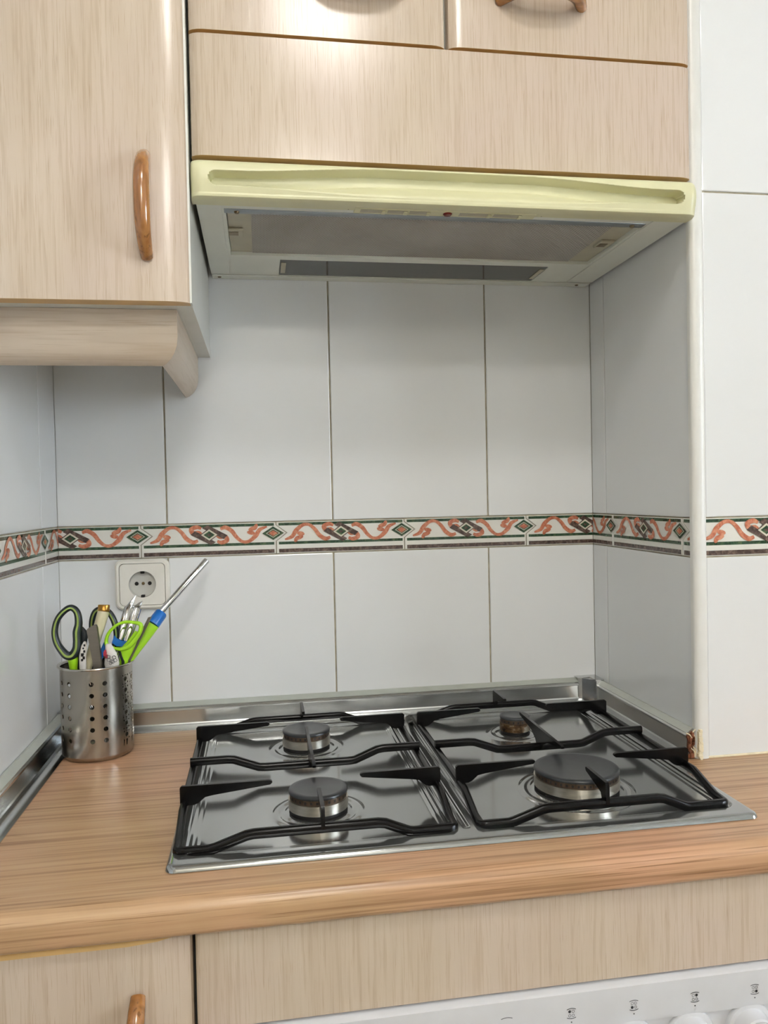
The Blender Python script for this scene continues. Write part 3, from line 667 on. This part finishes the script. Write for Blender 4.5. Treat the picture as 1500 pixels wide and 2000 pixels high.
# printed symbols on the oven panel (flat print)
def flatpoly(bm, pts, y):
    bm.faces.new([bm.verts.new((a, y, b)) for a, b in pts])
def arc_strip(bm, cx, cz, rx, rz, a0, a1, wd, y, n=14):
    P0 = []
    for k in range(n+1):
        t = math.radians(a0+(a1-a0)*k/n); P0.append((math.cos(t), math.sin(t)))
    for k in range(n):
        (c0, s0), (c1, s1) = P0[k], P0[k+1]
        flatpoly(bm, [(cx+c0*(rx-wd/2), cz+s0*(rz-wd/2)), (cx+c1*(rx-wd/2), cz+s1*(rz-wd/2)), (cx+c1*(rx+wd/2), cz+s1*(rz+wd/2)), (cx+c0*(rx+wd/2), cz+s0*(rz+wd/2))], y)
YP = -.53695
for k, sx in enumerate((.1828, .2452, .3078, .3708)):
    bm = NB(); cz = .7615; r = .0014
    filled = [(-1, 1), (-1, -1), (1, 1), (1, -1)][k]
    for ix in (-1, 1):
        for iz in (-1, 1):
            cx_, cz_ = sx+ix*.0017, cz+iz*.0019
            arc_strip(bm, cx_, cz_, r-.0002, r-.0002, 0, 360, .00035, YP)
            if (ix, iz) == filled: flatpoly(bm, [(cx_+r*math.cos(t), cz_+r*math.sin(t)) for t in (2*math.pi*j/16 for j in range(16))], YP)
    arc_strip(bm, sx, cz-.0112, .013, .0160, 70, 110, .0006, YP); arc_strip(bm, sx, cz+.0112, .013, .0160, -110, -70, .0006, YP)
    flatpoly(bm, [(sx+.0007*math.cos(t), cz-.0082+.0007*math.sin(t)) for t in (2*math.pi*j/10 for j in range(10))], YP)
    link('burner_symbol', bm, 'print', ov)
bm = NB(); sx, cz = .1200, .7615
arc_strip(bm, sx, cz-.0120, .016, .0160, 70, 110, .0006, YP); arc_strip(bm, sx, cz+.0120, .016, .0160, -110, -70, .0006, YP); link('oven_symbol', bm, 'print', ov)
bm = NB(); sx, cz = .0567, .7615
arc_strip(bm, sx, cz-.0110, .015, .0160, 70, 110, .0006, YP); arc_strip(bm, sx-.0022, cz+.0012, .0009, .0009, 0, 360, .0005, YP)
arc_strip(bm, sx+.0020, cz-.0005, .0022, .0028, 50, 310, .0007, YP); link('temperature_symbol', bm, 'print', ov)
ov.location += Vector((0, .0095, -.0068))

# ------------------------------------------------------------------ extractor hood
hd = thing('extractor_hood', 'slim white extractor hood with a yellowed cream front grip', 'extractor hood', (.14, -.16, 1.578))
ZU = 1.5780; VX0, VX1 = -.1600, .4385
# front visor: displaced grid with the long lens-shaped finger groove
prof = [(-.3050, 1.6150), (-.3200, 1.6158), (-.3290, 1.6152), (-.3330, 1.6135)]
for k in range(0, 71):
    t = k/70; z = 1.6120-t*.0350; prof.append((-.3345-.0045*math.sin(math.pi*min(1, t*1.05)**.8), z))
prof += [(-.3335, 1.5748), (-.3300, 1.5738), (-.3200, 1.5740), (-.3140, 1.5748), (-.3050, 1.5752)]
bm = NB(); NXV = 260; cols = []
xc = (VX0+VX1)/2+.0; half = .2790
for i in range(NXV+1):
    t = i/NXV; x = VX0+(VX1-VX0)*(.5-.5*math.cos(math.pi*t))*.35+(VX1-VX0)*t*.65
    ed = min(x-VX0, VX1-x); back = .010*(1-math.sqrt(max(0, 1-(1-min(1, ed/.012))**2)))
    u = abs((x-xc)/half); col = []
    for (y, z) in prof:
        yy = y
        if y < -.333 and u < 1:
            kk = 1-sm(.28, .92, u)
            up = 1.6158-(.0145-.0095*kk); lo_ = 1.6158-(.0305+.0060*kk)
            vb = .84-.36*kk
            endr = (lo_-up)/2                     # rounded ends
            dx = half-abs(x-xc)
            if dx < abs(endr):
                sh = math.sqrt(max(0, 1-(1-dx/abs(endr))**2)); mid_ = (up+lo_)/2; up = mid_+(up-mid_)*sh; lo_ = mid_+(lo_-mid_)*sh
            if lo_ < z < up:
                v = (up-z)/(up-lo_)
                D = .0165*(sm(0, .14, v) if v < vb else 1-sm(vb-.06, 1.0, v))
                yy = y+D
        col.append(bm.verts.new((x, yy+back*(1 if y < -.31 else 0), z)))
    cols.append(col)
for i in range(NXV):
    for k in range(len(prof)-1): bm.faces.new((cols[i][k], cols[i][k+1], cols[i+1][k+1], cols[i+1][k]))
for c_ in (cols[0], cols[-1]): bm.faces.new(c_)
link('front_grip', bm, 'cream', hd, True, angle=35)['label'] = 'yellowed cream front grip with a long lens-shaped groove'
# illegible worn print at the upper left of the grip
bm = NB(); yq = -.3356
arc_strip(bm, -.1335, 1.6085, .0035, .0020, 100, 260, .0007, yq)
flatpoly(bm, [(-.1300, 1.6100), (-.1245, 1.6100), (-.1265, 1.6092), (-.1300, 1.6094)], yq)
for a in (-.1235, -.1190, -.1145, -.1095): flatpoly(bm, [(a, 1.6075), (a+.0018, 1.6075), (a+.0022, 1.6083), (a, 1.6085)], yq)
link('worn_print', bm, 'mark', hd)
# body: flat underside with an opening for the filter
FX0, FX1, FY0, FY1 = -.1245, .3942, -.2875, -.1150
BX0, BX1, BY0, BY1 = -.1560, .4400, -.3050, -.0010
bm = NB()
box(bm, BX0, FX0, BY0, BY1, ZU, 1.6130); box(bm, FX1, BX1, BY0, BY1, ZU, 1.6130)
box(bm, FX0, FX1, BY0, FY0, ZU, 1.6130)
box(bm, FX0, FX1, FY1, -.0985, ZU, 1.6130); box(bm, FX0, FX1, -.0225, BY1, ZU, 1.6130)
box(bm, FX0, -.0570, -.0985, -.0225, ZU, 1.6130); box(bm, .3400, FX1, -.0985, -.0225, ZU, 1.6130)
box(bm, FX0, FX1, FY0, BY1, 1.5900, 1.6130)
link('body', bm, 'hood', hd)
bm = NB(); box(bm, BX0+.0005, BX1-.0005, -.0205, -.0012, ZU-.0018, ZU-.0002, .0005, 1); link('rear_flange', bm, 'hood', hd)
for a, b in ((BX0-.0005, -.1290), (.3985, BX1)): bm = NB(); box(bm, a, b, -.3120, -.0260, ZU-.0014, ZU-.0002, .0004, 1); link('side_panel', bm, 'hood', hd)
# filter cassette
fl = NB(); box(fl, FX0+.0010, FX1-.0010, FY0+.0010, FY1-.0010, ZU+.0045, ZU+.0075); fr = link('filter_frame', fl, 'beige_pl', hd)
bm = NB(); box(bm, -.0955, .3620, -.2690, -.1175, ZU+.0030, ZU+.0046, .0004, 1); link('filter_mesh', bm, 'filter', fr)['label'] = 'grey expanded-metal grease filter'
bm = NB(); box(bm, FX0-.002, FX1+.002, -.2890, -.2740, ZU-.0006, ZU+.0030, .001, 2); link('front_rail', bm, 'grey_metal', fr, True)
for a in (-.1160, .3790):
    bm = NB(); box(bm, a-.0085, a+.0105, -.2130, -.1860, ZU+.0010, ZU+.0046, .0008, 1); lt = link('latch', bm, 'beige_pl', fr)
for a in (-.1180, .3770): bm = NB(); box(bm, a-.0055, a+.0060, -.2060, -.1930, ZU+.0006, ZU+.0012); link('latch_slot', bm, 'screw', fr)
# lamp lens at the back
bm = NB(); box(bm, -.0565, .3395, -.0980, -.0230, ZU+.0002, ZU+.0026, .0006, 1); ln_ = link('lamp_lens', bm, 'lens', hd)
bm = NB(); box(bm, -.0560, .3390, -.0975, -.0235, ZU+.0060, ZU+.0070); link('lamp_reflector', bm, 'grey_metal', ln_)
for a in (-.0550, .3310): bm = NB(); box(bm, a, a+.0070, -.0850, -.0350, ZU-.0008, ZU+.0002, .0004, 1); link('lens_catch', bm, 'beige_pl', ln_)
# control strip under the grip
cs = NB(); box(cs, .0230, .2420, -.3150, -.2990, ZU-.0040, ZU-.0006, .0006, 1); cst = link('control_strip', cs, 'cream', hd)
for a, b in ((.0300, .0590), (.0620, .0850), (.0880, .1120), (.1480, .1860), (.1900, .2240)):
    bm = NB(); box(bm, a, b, -.3125, -.3035, ZU-.0044, ZU-.0039); link('switch_slot', bm, 'beige_pl', cst)
    bm = NB(); box(bm, b-.004, b+.0005, -.3120, -.3040, ZU-.0062, ZU-.0043, .0004, 1); link('slider', bm, 'cream', cst)
bm = NB(); lathe(bm, [(0, -.0062), (.0040, -.0060), (.0055, -.0044), (.0055, -.0035)], (.1340, -.3075, ZU), 20)
link('pilot_light', bm, 'red', cst, True)['label'] = 'dark red pilot light'
for a, b in ((.0160, -.3080), (.2500, -.3080), (-.1450, -.0120), (.4200, -.0120), (-.1120, -.2810), (.3800, -.2810)):
    bm = NB(); lathe(bm, [(0, -.0034), (.0022, -.0032), (.0030, -.0020), (.0030, .0)], (a, b, ZU+.0004), 14); link('screw', bm, 'screw', hd, True)
bm = NB()
for a in (.044, .056, .064, .094, .104, .114, .176, .186, .190): box(bm, a, a+.0012, -.31535, -.31505, ZU-.0030, ZU-.0015)
link('printed_marks', bm, 'print', cst)['kind'] = 'stuff'

# ------------------------------------------------------------------ wall socket
so = thing('wall_socket', 'ivory square wall socket on the tiles behind the steel cup', 'socket', (-.2693, -.006, 1.1180))
sx, sz = -.2693, 1.1180
def slab(x0, x1, z0, z1, r, y0, y1, bev):
    bm = NB(); P_ = rrect(x0, x1, z0, z1, r, 6); Q_ = rrect(x0+bev, x1-bev, z0+bev, z1-bev, max(r-bev, .0005), 6); R_ = rrect(x0+bev*.3, x1-bev*.3, z0+bev*.3, z1-bev*.3, max(r-bev*.3, .0005), 6)
    rings = [[bm.verts.new((a, y, b)) for a, b in pp] for pp, y in ((P_, y0), (P_, y1+bev), (R_, y1+bev*.3), (Q_, y1))]; n = len(P_)
    for A, B_ in zip(rings, rings[1:]):
        for i in range(n): bm.faces.new((A[i], A[(i+1) % n], B_[(i+1) % n], B_[i]))
    bm.faces.new(rings[0]); bm.faces.new(rings[-1]); return bm
def ring_plate(P_, Q_, H_, y0, y1, y2, yi):
    """rounded frame: outer outline P_, front outline Q_, hole outline H_ (hole wall runs back to yi)"""
    bm = NB(); R_ = [[bm.verts.new((a, y, b)) for a, b in pp] for pp, y in ((P_, y0), (P_, y1), (Q_, y2), (H_, y2), (H_, yi))]; n = len(P_)
    for A, B_ in zip(R_, R_[1:]):
        for i in range(n): bm.faces.new((A[i], A[(i+1) % n], B_[(i+1) % n], B_[i]))
    return bm
link('cover_plate', ring_plate(rrect(sx-.0395, sx+.0395, sz-.0375, sz+.0375, .011), rrect(sx-.0368, sx+.0368, sz-.0348, sz+.0348, .0088), rrect(sx-.0332, sx+.0332, sz-.0314, sz+.0314, .0065), -.0005, -.0062, -.0088, -.004), 'socket', so, True, angle=20)
bm = NB(); P_ = rrect(sx-.0324, sx+.0324, sz-.0307, sz+.0307, .006, 6); K = len(P_)
Rr = .0198
cir = [(sx+Rr*math.cos(2*math.pi*(k+.5)/K), sz+Rr*math.sin(2*math.pi*(k+.5)/K)) for k in range(K)]
outer = [bm.verts.new((a, -.0096, b)) for a, b in P_]
def nearest_start():
    a0 = math.atan2(P_[0][1]-sz, P_[0][0]-sx); return min(range(K), key=lambda k: abs(math.atan2(cir[k][1]-sz, cir[k][0]-sx)-a0))
s0 = nearest_start(); inner = [bm.verts.new((cir[(k+s0) % K][0], -.0096, cir[(k+s0) % K][1])) for k in range(K)]
ob_ = [bm.verts.new((a, -.0040, b)) for a, b in P_]
for i in range(K):
    j = (i+1) % K; bm.faces.new((outer[i], outer[j], inner[j], inner[i])); bm.faces.new((outer[i], outer[j], ob_[j], ob_[i]))
link('face_plate', bm, 'socket', so)
bm = NB(); box(bm, sx-.0335, sx+.0335, -.0010, -.0004, sz-.0317, sz+.0317); link('gap_shade', bm, 'dark', so)  # dark sheet standing in for the shade in the gap round the face plate
bm = NB(); lathe(bm, [(Rr, .0096), (Rr-.0006, .0060), (Rr-.0008, .0012), (0, .0012)], (sx, 0, sz), 44, axis='y')
wl_ = link('socket_well', bm, 'socket_in', so, True, angle=30)
for a in (-.0095, .0095):
    bm = NB(); lathe(bm, [(0, .0018), (.0027, .0018), (.0029, .0012)], (sx+a, 0, sz+.0005), 16, axis='y'); link('pin_hole', bm, 'dark', wl_)
bm = NB(); lathe(bm, [(0, .0022), (.0020, .0020), (.0024, .0012)], (sx, 0, sz+.0005), 14, axis='y'); link('centre_screw', bm, 'screw', wl_)
for s in (1, -1):
    bm = NB(); box(bm, sx-.0026, sx+.0026, -.0094, -.0020, sz+s*.0178-.0018, sz+s*.0178+.0018, .0004, 1); link('earth_clip', bm, 'dark', wl_)

# ------------------------------------------------------------------ perforated cup
CX, CY, CR, CZ0, CZ1 = -.3190, -.1050, .0465, WT+.0008, 1.0240
cup = thing('utensil_cup', 'perforated stainless steel cup holding utensils in the left corner', 'utensil cup', (CX, CY, WT))
bm = NB()
pairs = [math.radians(-90+13.5+60*k+s*10.4) for k in range(6) for s in (-1, 1)]; pairs = sorted(a % (2*math.pi) for a in pairs)
hole_z = [1.0040-.01500*k for k in range(6)]; HR = .0031; HC = .0058
da = HC/CR
ab = []                       # angular breaks: cells around hole columns and plain cells between
for i, a in enumerate(pairs):
    nxt = pairs[(i+1) % 12]+(2*math.pi if i == 11 else 0)
    ab.append((a-da, a+da, True)); gap0, gap1 = a+da, nxt-da; n_ = max(1, int((gap1-gap0)/.13))
    for k in range(n_): ab.append((gap0+(gap1-gap0)*k/n_, gap0+(gap1-gap0)*(k+1)/n_, False))
zb = []; cur = CZ0+.006
for z in hole_z[::-1]:
    zb.append((cur, z-HC, False)); zb.append((z-HC, z+HC, True)); cur = z+HC
zb.append((cur, CZ1-.002, False))
def cp(a, z, r=CR): return (CX+r*math.cos(a), CY+r*math.sin(a), z)
for a0, a1, ha in ab:
    for z0_, z1_, hz in zb:
        segs = 4
        if ha and hz:
            am, zm = (a0+a1)/2, (z0_+z1_)/2; sq, ci = [], []
            for k in range(16):
                t = 2*math.pi*k/16+math.pi/4; c_, s_ = math.cos(t), math.sin(t); mx = max(abs(c_), abs(s_))
                sq.append(bm.verts.new(cp(am+c_/mx*da, zm+s_/mx*HC))); ci.append((bm.verts.new(cp(am+c_*HR/CR, zm+s_*HR)), bm.verts.new(cp(am+c_*HR/CR*.97, zm+s_*HR*.97, CR-.0007))))
            for k in range(16):
                j = (k+1) % 16; bm.faces.new((sq[k], sq[j], ci[j][0], ci[k][0])); bm.faces.new((ci[k][0], ci[j][0], ci[j][1], ci[k][1]))
        else:
            V_ = [[bm.verts.new(cp(a0+(a1-a0)*k/segs, z)) for k in range(segs+1)] for z in (z0_, z1_)]
            for k in range(segs): bm.faces.new((V_[0][k], V_[0][k+1], V_[1][k+1], V_[1][k]))
lathe(bm, [(CR, CZ0+.006-WT), (CR-.001, CZ0+.0025-WT), (CR-.004, CZ0-WT), (0, CZ0-WT)], (CX, CY, WT), 72)
bmesh.ops.remove_doubles(bm, verts=bm.verts, dist=.00008)
link('cup_body', bm, 'cup', cup, True, angle=35)
bm = NB(); n = 72; tube(bm, [(CX+(CR+.0018)*math.cos(2*math.pi*k/n), CY+(CR+.0018)*math.sin(2*math.pi*k/n), CZ1-.0005) for k in range(n)], .0019, 8, True, (0, 0, 1), .8)
link('rolled_rim', bm, 'cup_rim', cup, True)
bm = NB(); lathe(bm, [(CR-.0007, .0020), (CR-.0007, CZ1-WT-.001)], (CX, CY, WT), 72)

bm.free()

# ------------------------------------------------------------------ utensils in the cup.  U(a, b, y): sketch coordinates -> world
def U(a, b, y=-.13):
    P_ = Vector((-.3426+1.114e-4*(a-290)-3.1e-6*(b-140), -.13, 1.1049-1.153e-4*(b-140)-5.7e-6*(a-290)))
    k = (y-CAM.y)/(-.13-CAM.y); return CAM+(P_-CAM)*k
# large dark green scissors
sc = thing('scissors', 'large dark green scissors with two looped grips standing left in the cup', 'scissors', tuple(U(430, 830, -.125)))
def loop(parent, pts, rr, mat, inlay=None, sq=1.0):
    P_ = catmull(pts, 5, True); K = len(P_); R_ = []
    for i in range(K):
        f = i/K*len(rr); k = int(f) % len(rr); R_.append(rr[k]+(rr[(k+1) % len(rr)]-rr[k])*(f-int(f)))
    bm = NB(); tube(bm, P_, R_, 12, True, (0, 1, 0), sq, 2.3); o = link('grip_loop', bm, mat, parent, True, angle=70)
    if inlay:
        bm = NB(); cen = sum(P_, Vector())/K
        Q = [p+Vector((0, -r*sq*.90, 0)) for p, r in zip(P_, R_)]
        tube(bm, Q, [r*.30 for r in R_], 8, True, (0, 1, 0), .8); link('inlay', bm, inlay, o, True)['label'] = 'lime green inlay'
    return o
loop(sc, [U(a, b, -.132) for a, b in ((285, 155), (205, 195), (130, 290), (98, 420), (115, 540), (170, 640), (235, 705), (300, 700), (345, 630), (352, 540), (350, 430), (368, 330), (350, 210))],
     [.0042, .0040, .0040, .0042, .0044, .0048, .0055, .0060, .0058, .0054, .0056, .0050, .0044], 'navy', 'lime_dull', 1.15)
loop(sc, [U(a, b, -.100) for a, b in ((630, 170), (560, 200), (525, 290), (520, 400), (530, 520), (560, 640), (620, 720), (700, 700), (770, 610), (800, 500), (795, 400), (765, 290), (710, 205))],
     [.0042]*13, 'navy', 'lime_dull', 1.1)
bm = NB(); tube(bm, [U(300, 690, -.131), U(300, 740, -.130), U(308, 860, -.127), U(335, 1050, -.120)], [.0055, .0068, .0050, .0035], 10, False, (0, 1, 0), .8); link('lime_shank', bm, 'lime', sc, True)['label'] = 'lime green shank'
bm = NB(); tube(bm, [U(395, 380, -.128), U(425, 450, -.127), U(415, 560, -.127), U(385, 720, -.126), U(380, 860, -.122), U(390, 1050, -.115)], [.0025, .0062, .0052, .0068, .0070, .0040], 10, False, (0, 1, 0), .6); link('shank', bm, 'navy', sc, True)
bm = NB(); tube(bm, [U(600, 700, -.104), U(540, 830, -.106), U(470, 980, -.108)], [.0060, .0050, .0040], 10, False, (0, 1, 0), .6); link('shank', bm, 'navy', sc, True)
for s in (-1, 1):
    bm = NB(); tube(bm, [U(400+s*25, 1000, -.112), (CX-.018+s*.003, CY, .97), (CX-.022+s*.001, CY+.004, .905)], [.006, .0065, .0015], 8, False, (0, 1, 0), .15); link('blade', bm, 'chrome', sc, True)
# ivory handle with brass cap
kn = thing('knife', 'ivory handled knife with a brass cap standing in the cup', 'knife', tuple(U(450, 830, -.115)))
A, Bp, T = U(476, 820, -.122), U(652, 195, -.112), U(656, 118, -.111)
bm = NB(); tube(bm, [A+(A-Bp)*.25, A, A.lerp(Bp, .5), Bp], [.0050, .0058, .0070, .0078], 16, False, (0, 1, 0), .85); link('handle', bm, 'ivory', kn, True)
bm = NB(); tube(bm, [Bp, Bp.lerp(T, .15), Bp.lerp(T, .2), Bp.lerp(T, .92), T], [.0076, .0082, .0078, .0078, .0070], 20, False, (0, 1, 0), .85); link('ferrule', bm, 'brass', kn, True)['label'] = 'brass cap'
bm = NB(); tube(bm, [A+(A-Bp)*.2, Vector((CX+.000, CY-.004, .96)), Vector((CX+.008, CY+.010, .905))], [.005, .007, .002], 8, False, (0, 1, 0), .15); link('blade', bm, 'chrome', kn, True)
# flat grey steel blade in front
fb = NB(); yb_ = -.140
pl = [(455, 415), (470, 395), (545, 350), (562, 352), (572, 375), (606, 640), (622, 800), (600, 1050), (540, 1050), (528, 800)]
A_ = [fb.verts.new(U(a, b, yb_)) for a, b in pl]; B_ = [fb.verts.new(U(a, b, yb_)+Vector((.0012, .0028, 0))) for a, b in pl]; n = len(pl)
for i in range(n): fb.faces.new((A_[i], A_[(i+1) % n], B_[(i+1) % n], B_[i]))
fb.faces.new(A_); fb.faces.new(B_)
tag(link('spatula', fb, 'grey_blade', None, False, tuple(U(570, 830, yb_))), 'flat dull grey steel spatula blade standing in front in the cup', 'spatula')
# small knife with black and white patterned grip
pk = thing('peeler', 'small peeler with a black and white patterned grip beside the green scissors', 'peeler', tuple(U(420, 830, -.138)))
bm = NB(); tube(bm, [U(440, 545, -.134), U(428, 600, -.134), U(412, 720, -.134), U(415, 850, -.133), U(430, 1050, -.13)], [.0015, .0038, .0046, .0044, .004], 12, False, (0, 1, 0), .7); link('grip', bm, 'white_pl', pk, True)
bm = NB()
for a, b, s in ((432, 590, .0011), (418, 625, .0009), (430, 660, .0012), (408, 700, .0016), (424, 735, .0014), (405, 760, .0012), (420, 690, .0008)):
    p = U(a, b, -.1378); box(bm, p.x-s, p.x+s, p.y-.0004, p.y+.001, p.z-s*1.3, p.z+s*1.3, .0003, 1)
link('black_pattern', bm, 'dark', pk)
# chrome tongs with pointed tips
tg = thing('tongs', 'chrome tongs with two pointed tips reaching up in front of the socket', 'tongs', tuple(U(800, 800, -.095)))
for (tx, ty), (mx_, my_), (bx_, by_), (lx, ly) in (((1022, 5), (945, 145), (835, 520), (760, 800)), ((1100, 70), (1040, 145), (910, 540), (810, 820))):
    bm = NB(); t_, m_, b_, l_ = U(tx, ty, -.086), U(mx_, my_, -.090), U(bx_, by_, -.098), U(lx, ly, -.104)
    tube(bm, [t_, t_.lerp(m_, .5), m_, m_.lerp(b_, .02), b_, l_, l_+Vector((-.012, .0, -.06))], [.0004, .0026, .0042, .0064, .0070, .0058, .0035], 14, False, (0, 1, 0), .55)
    link('arm', bm, 'chrome', tg, True, angle=50)
# gas lighter
lg = thing('gas_lighter', 'long gas lighter with a steel rod, blue collar and lime body leaning right', 'lighter', tuple(U(900, 830, -.10)))
yt = (-.055, -.082, -.090, -.098, -.108)
t0 = Vector((-.1712, -.055, 1.1545)); t1 = U(1320, 192, -.082)
bm = NB(); tube(bm, [t0, t0.lerp(t1, .01), t0.lerp(t1, .99), t1], [.0042, .0046, .0046, .0046], 16, False, (0, 1, 0)); rod = link('rod', bm, 'chrome', lg, True, angle=60)
bm = NB(); dr = (t1-t0).normalized()
for k in range(3):
    p = t0+dr*.012+Vector((-.0026+k*.0026, -.0044+abs(k-1)*.0006, -.0005+k*.0012)); lathe(bm, [(0, .0), (.0009, 0), (.0009, -.0008)], p, 8, axis='y')
link('vent_holes', bm, 'dark', rod)
bm = NB(); c0, c1 = U(1325, 205, -.0825), U(1222, 345, -.092); tube(bm, [c0, c0.lerp(c1, .08), c1], [.0076, .0086, .0092], 18, False, (0, 1, 0)); link('collar', bm, 'blue', lg, True, angle=40)['label'] = 'bright blue collar'
bm = NB(); tube(bm, [c1, U(1130, 485, -.097), U(1030, 640, -.102), U(930, 790, -.106), U(850, 930, -.108)], [.0090, .0078, .0058, .0048, .0042], 16, False, (0, 1, 0), .85); link('body', bm, 'lime', lg, True)['label'] = 'lime green body'
# lime and blue child's scissors
cs_ = thing('scissors', 'small lime green and blue scissors with one loop showing', 'scissors', tuple(U(860, 830, -.125)))
o = loop(cs_, [U(a, b, -.122) for a, b in ((690, 580), (688, 500), (730, 420), (810, 350), (900, 318), (1000, 322), (1078, 345), (1075, 420), (1020, 510), (950, 590), (860, 632), (770, 622))],
     [.0026, .0024, .0022, .0020, .0022, .0022, .0028, .0030, .0034, .0040, .0026, .0018], 'lime', None, 1.6)
bm = NB(); pl = [(775, 470), (800, 505), (860, 535), (930, 545), (912, 580), (860, 605), (800, 600), (745, 560)]
A_ = [bm.verts.new(U(a, b, -.117)) for a, b in pl]; B_ = [bm.verts.new(U(a, b, -.109)) for a, b in pl]; n = len(pl)
for i in range(n): bm.faces.new((A_[i], A_[(i+1) % n], B_[(i+1) % n], B_[i]))
bm.faces.new(A_); bm.faces.new(B_); link('blue_web', bm, 'blue', cs_)['label'] = 'blue inner web of the loop'
bm = NB(); tube(bm, [U(1040, 430, -.122), U(975, 560, -.121), U(905, 660, -.120), U(885, 760, -.119), U(860, 980, -.115)], [.0030, .0060, .0085, .0055, .003], 12, False, (0, 1, 0), .45); link('shank', bm, 'lime', cs_, True)
bm = NB(); tube(bm, [U(820, 620, -.121), U(850, 690, -.121), U(875, 770, -.120), U(880, 980, -.118)], [.0012, .0022, .0026, .002], 8, False, (0, 1, 0), .8); link('dark_edge', bm, 'navy', cs_, True)
bm = NB(); tube(bm, [U(680, 560, -.116), U(650, 650, -.115), U(610, 730, -.115), U(560, 900, -.112)], [.0030, .0042, .0036, .003], 10, False, (0, 1, 0), .7); link('shank', bm, 'blue', cs_, True)['label'] = 'blue shank'
# clear plastic strip leaning on the rim
bm = NB(); pl = [(1165, 262), (1195, 255), (1150, 350), (1010, 640), (925, 810), (905, 860), (890, 855), (905, 790)]
A_ = [bm.verts.new(U(a, b, -.116)) for a, b in pl]; B_ = [bm.verts.new(U(a, b, -.116)+Vector((.0015, .0030, 0))) for a, b in pl]; n = len(pl)
for i in range(n): bm.faces.new((A_[i], A_[(i+1) % n], B_[(i+1) % n], B_[i]))
bm.faces.new(A_); bm.faces.new(B_)
tag(link('butter_knife', bm, 'grey_blade', None, False, tuple(U(900, 830, -.128))), 'thin grey knife leaning right against the lime scissors', 'knife')
# white printed tube in front
pt = thing('printed_tube', 'short white tube with crimson and grey print in the front of the cup', 'tube', tuple(U(730, 830, -.135)))
bm = NB(); tube(bm, [U(706, 570, -.136), U(708, 590, -.136), U(735, 690, -.135), U(748, 800, -.132), U(748, 850, -.129)], [.0030, .0042, .0075, .0098, .0085], 18, False, (0, 1, 0), .8); link('tube_body', bm, 'white_pl', pt, True)
bm = NB()
for a, b, s, t in ((665, 690, .0020, .0030), (680, 720, .0016, .0026), (668, 660, .0012, .0018)):
    p = U(a, b, -.1425); box(bm, p.x-s, p.x+s, p.y, p.y+.003, p.z-t, p.z+t, .0005, 1)
link('crimson_print', bm, 'crimson', pt)
bm = NB(); random.seed(5)
for k in range(9):
    a, b = random.uniform(700, 790), random.uniform(720, 800); p = U(a, b, -.1435)
    tube(bm, [(p.x+.0028*math.cos(t)*random.uniform(.6, 1), p.y, p.z+.0022*math.sin(t)) for t in (2*math.pi*j/9 for j in range(9))], .00028, 4, True)
link('scribbled_print', bm, 'print', pt)

# ------------------------------------------------------------------ ceiling lamp above the photographer, and an unseen fill lamp added farther back
for lx, ly, lab in ((.07, -1.36, 'round white ceiling light above the photographer'), (.02, -2.50, 'round unseen fill light added on the ceiling farther back')):
    cl = thing('ceiling_light', lab, 'lamp', (lx, ly, 2.45))
    bm = NB(); lathe(bm, [(0, 0), (.160, 0), (.160, -.03), (.148, -.032)], (lx, ly, 2.449), 40); link('base', bm, 'trim', cl, True)
    bm = NB(); lathe(bm, [(.146, -.030), (.138, -.050), (.10, -.066), (0, -.072)], (lx, ly, 2.449), 40); link('diffuser', bm, 'emit0' if ly > -2 else 'emit1', cl, True)
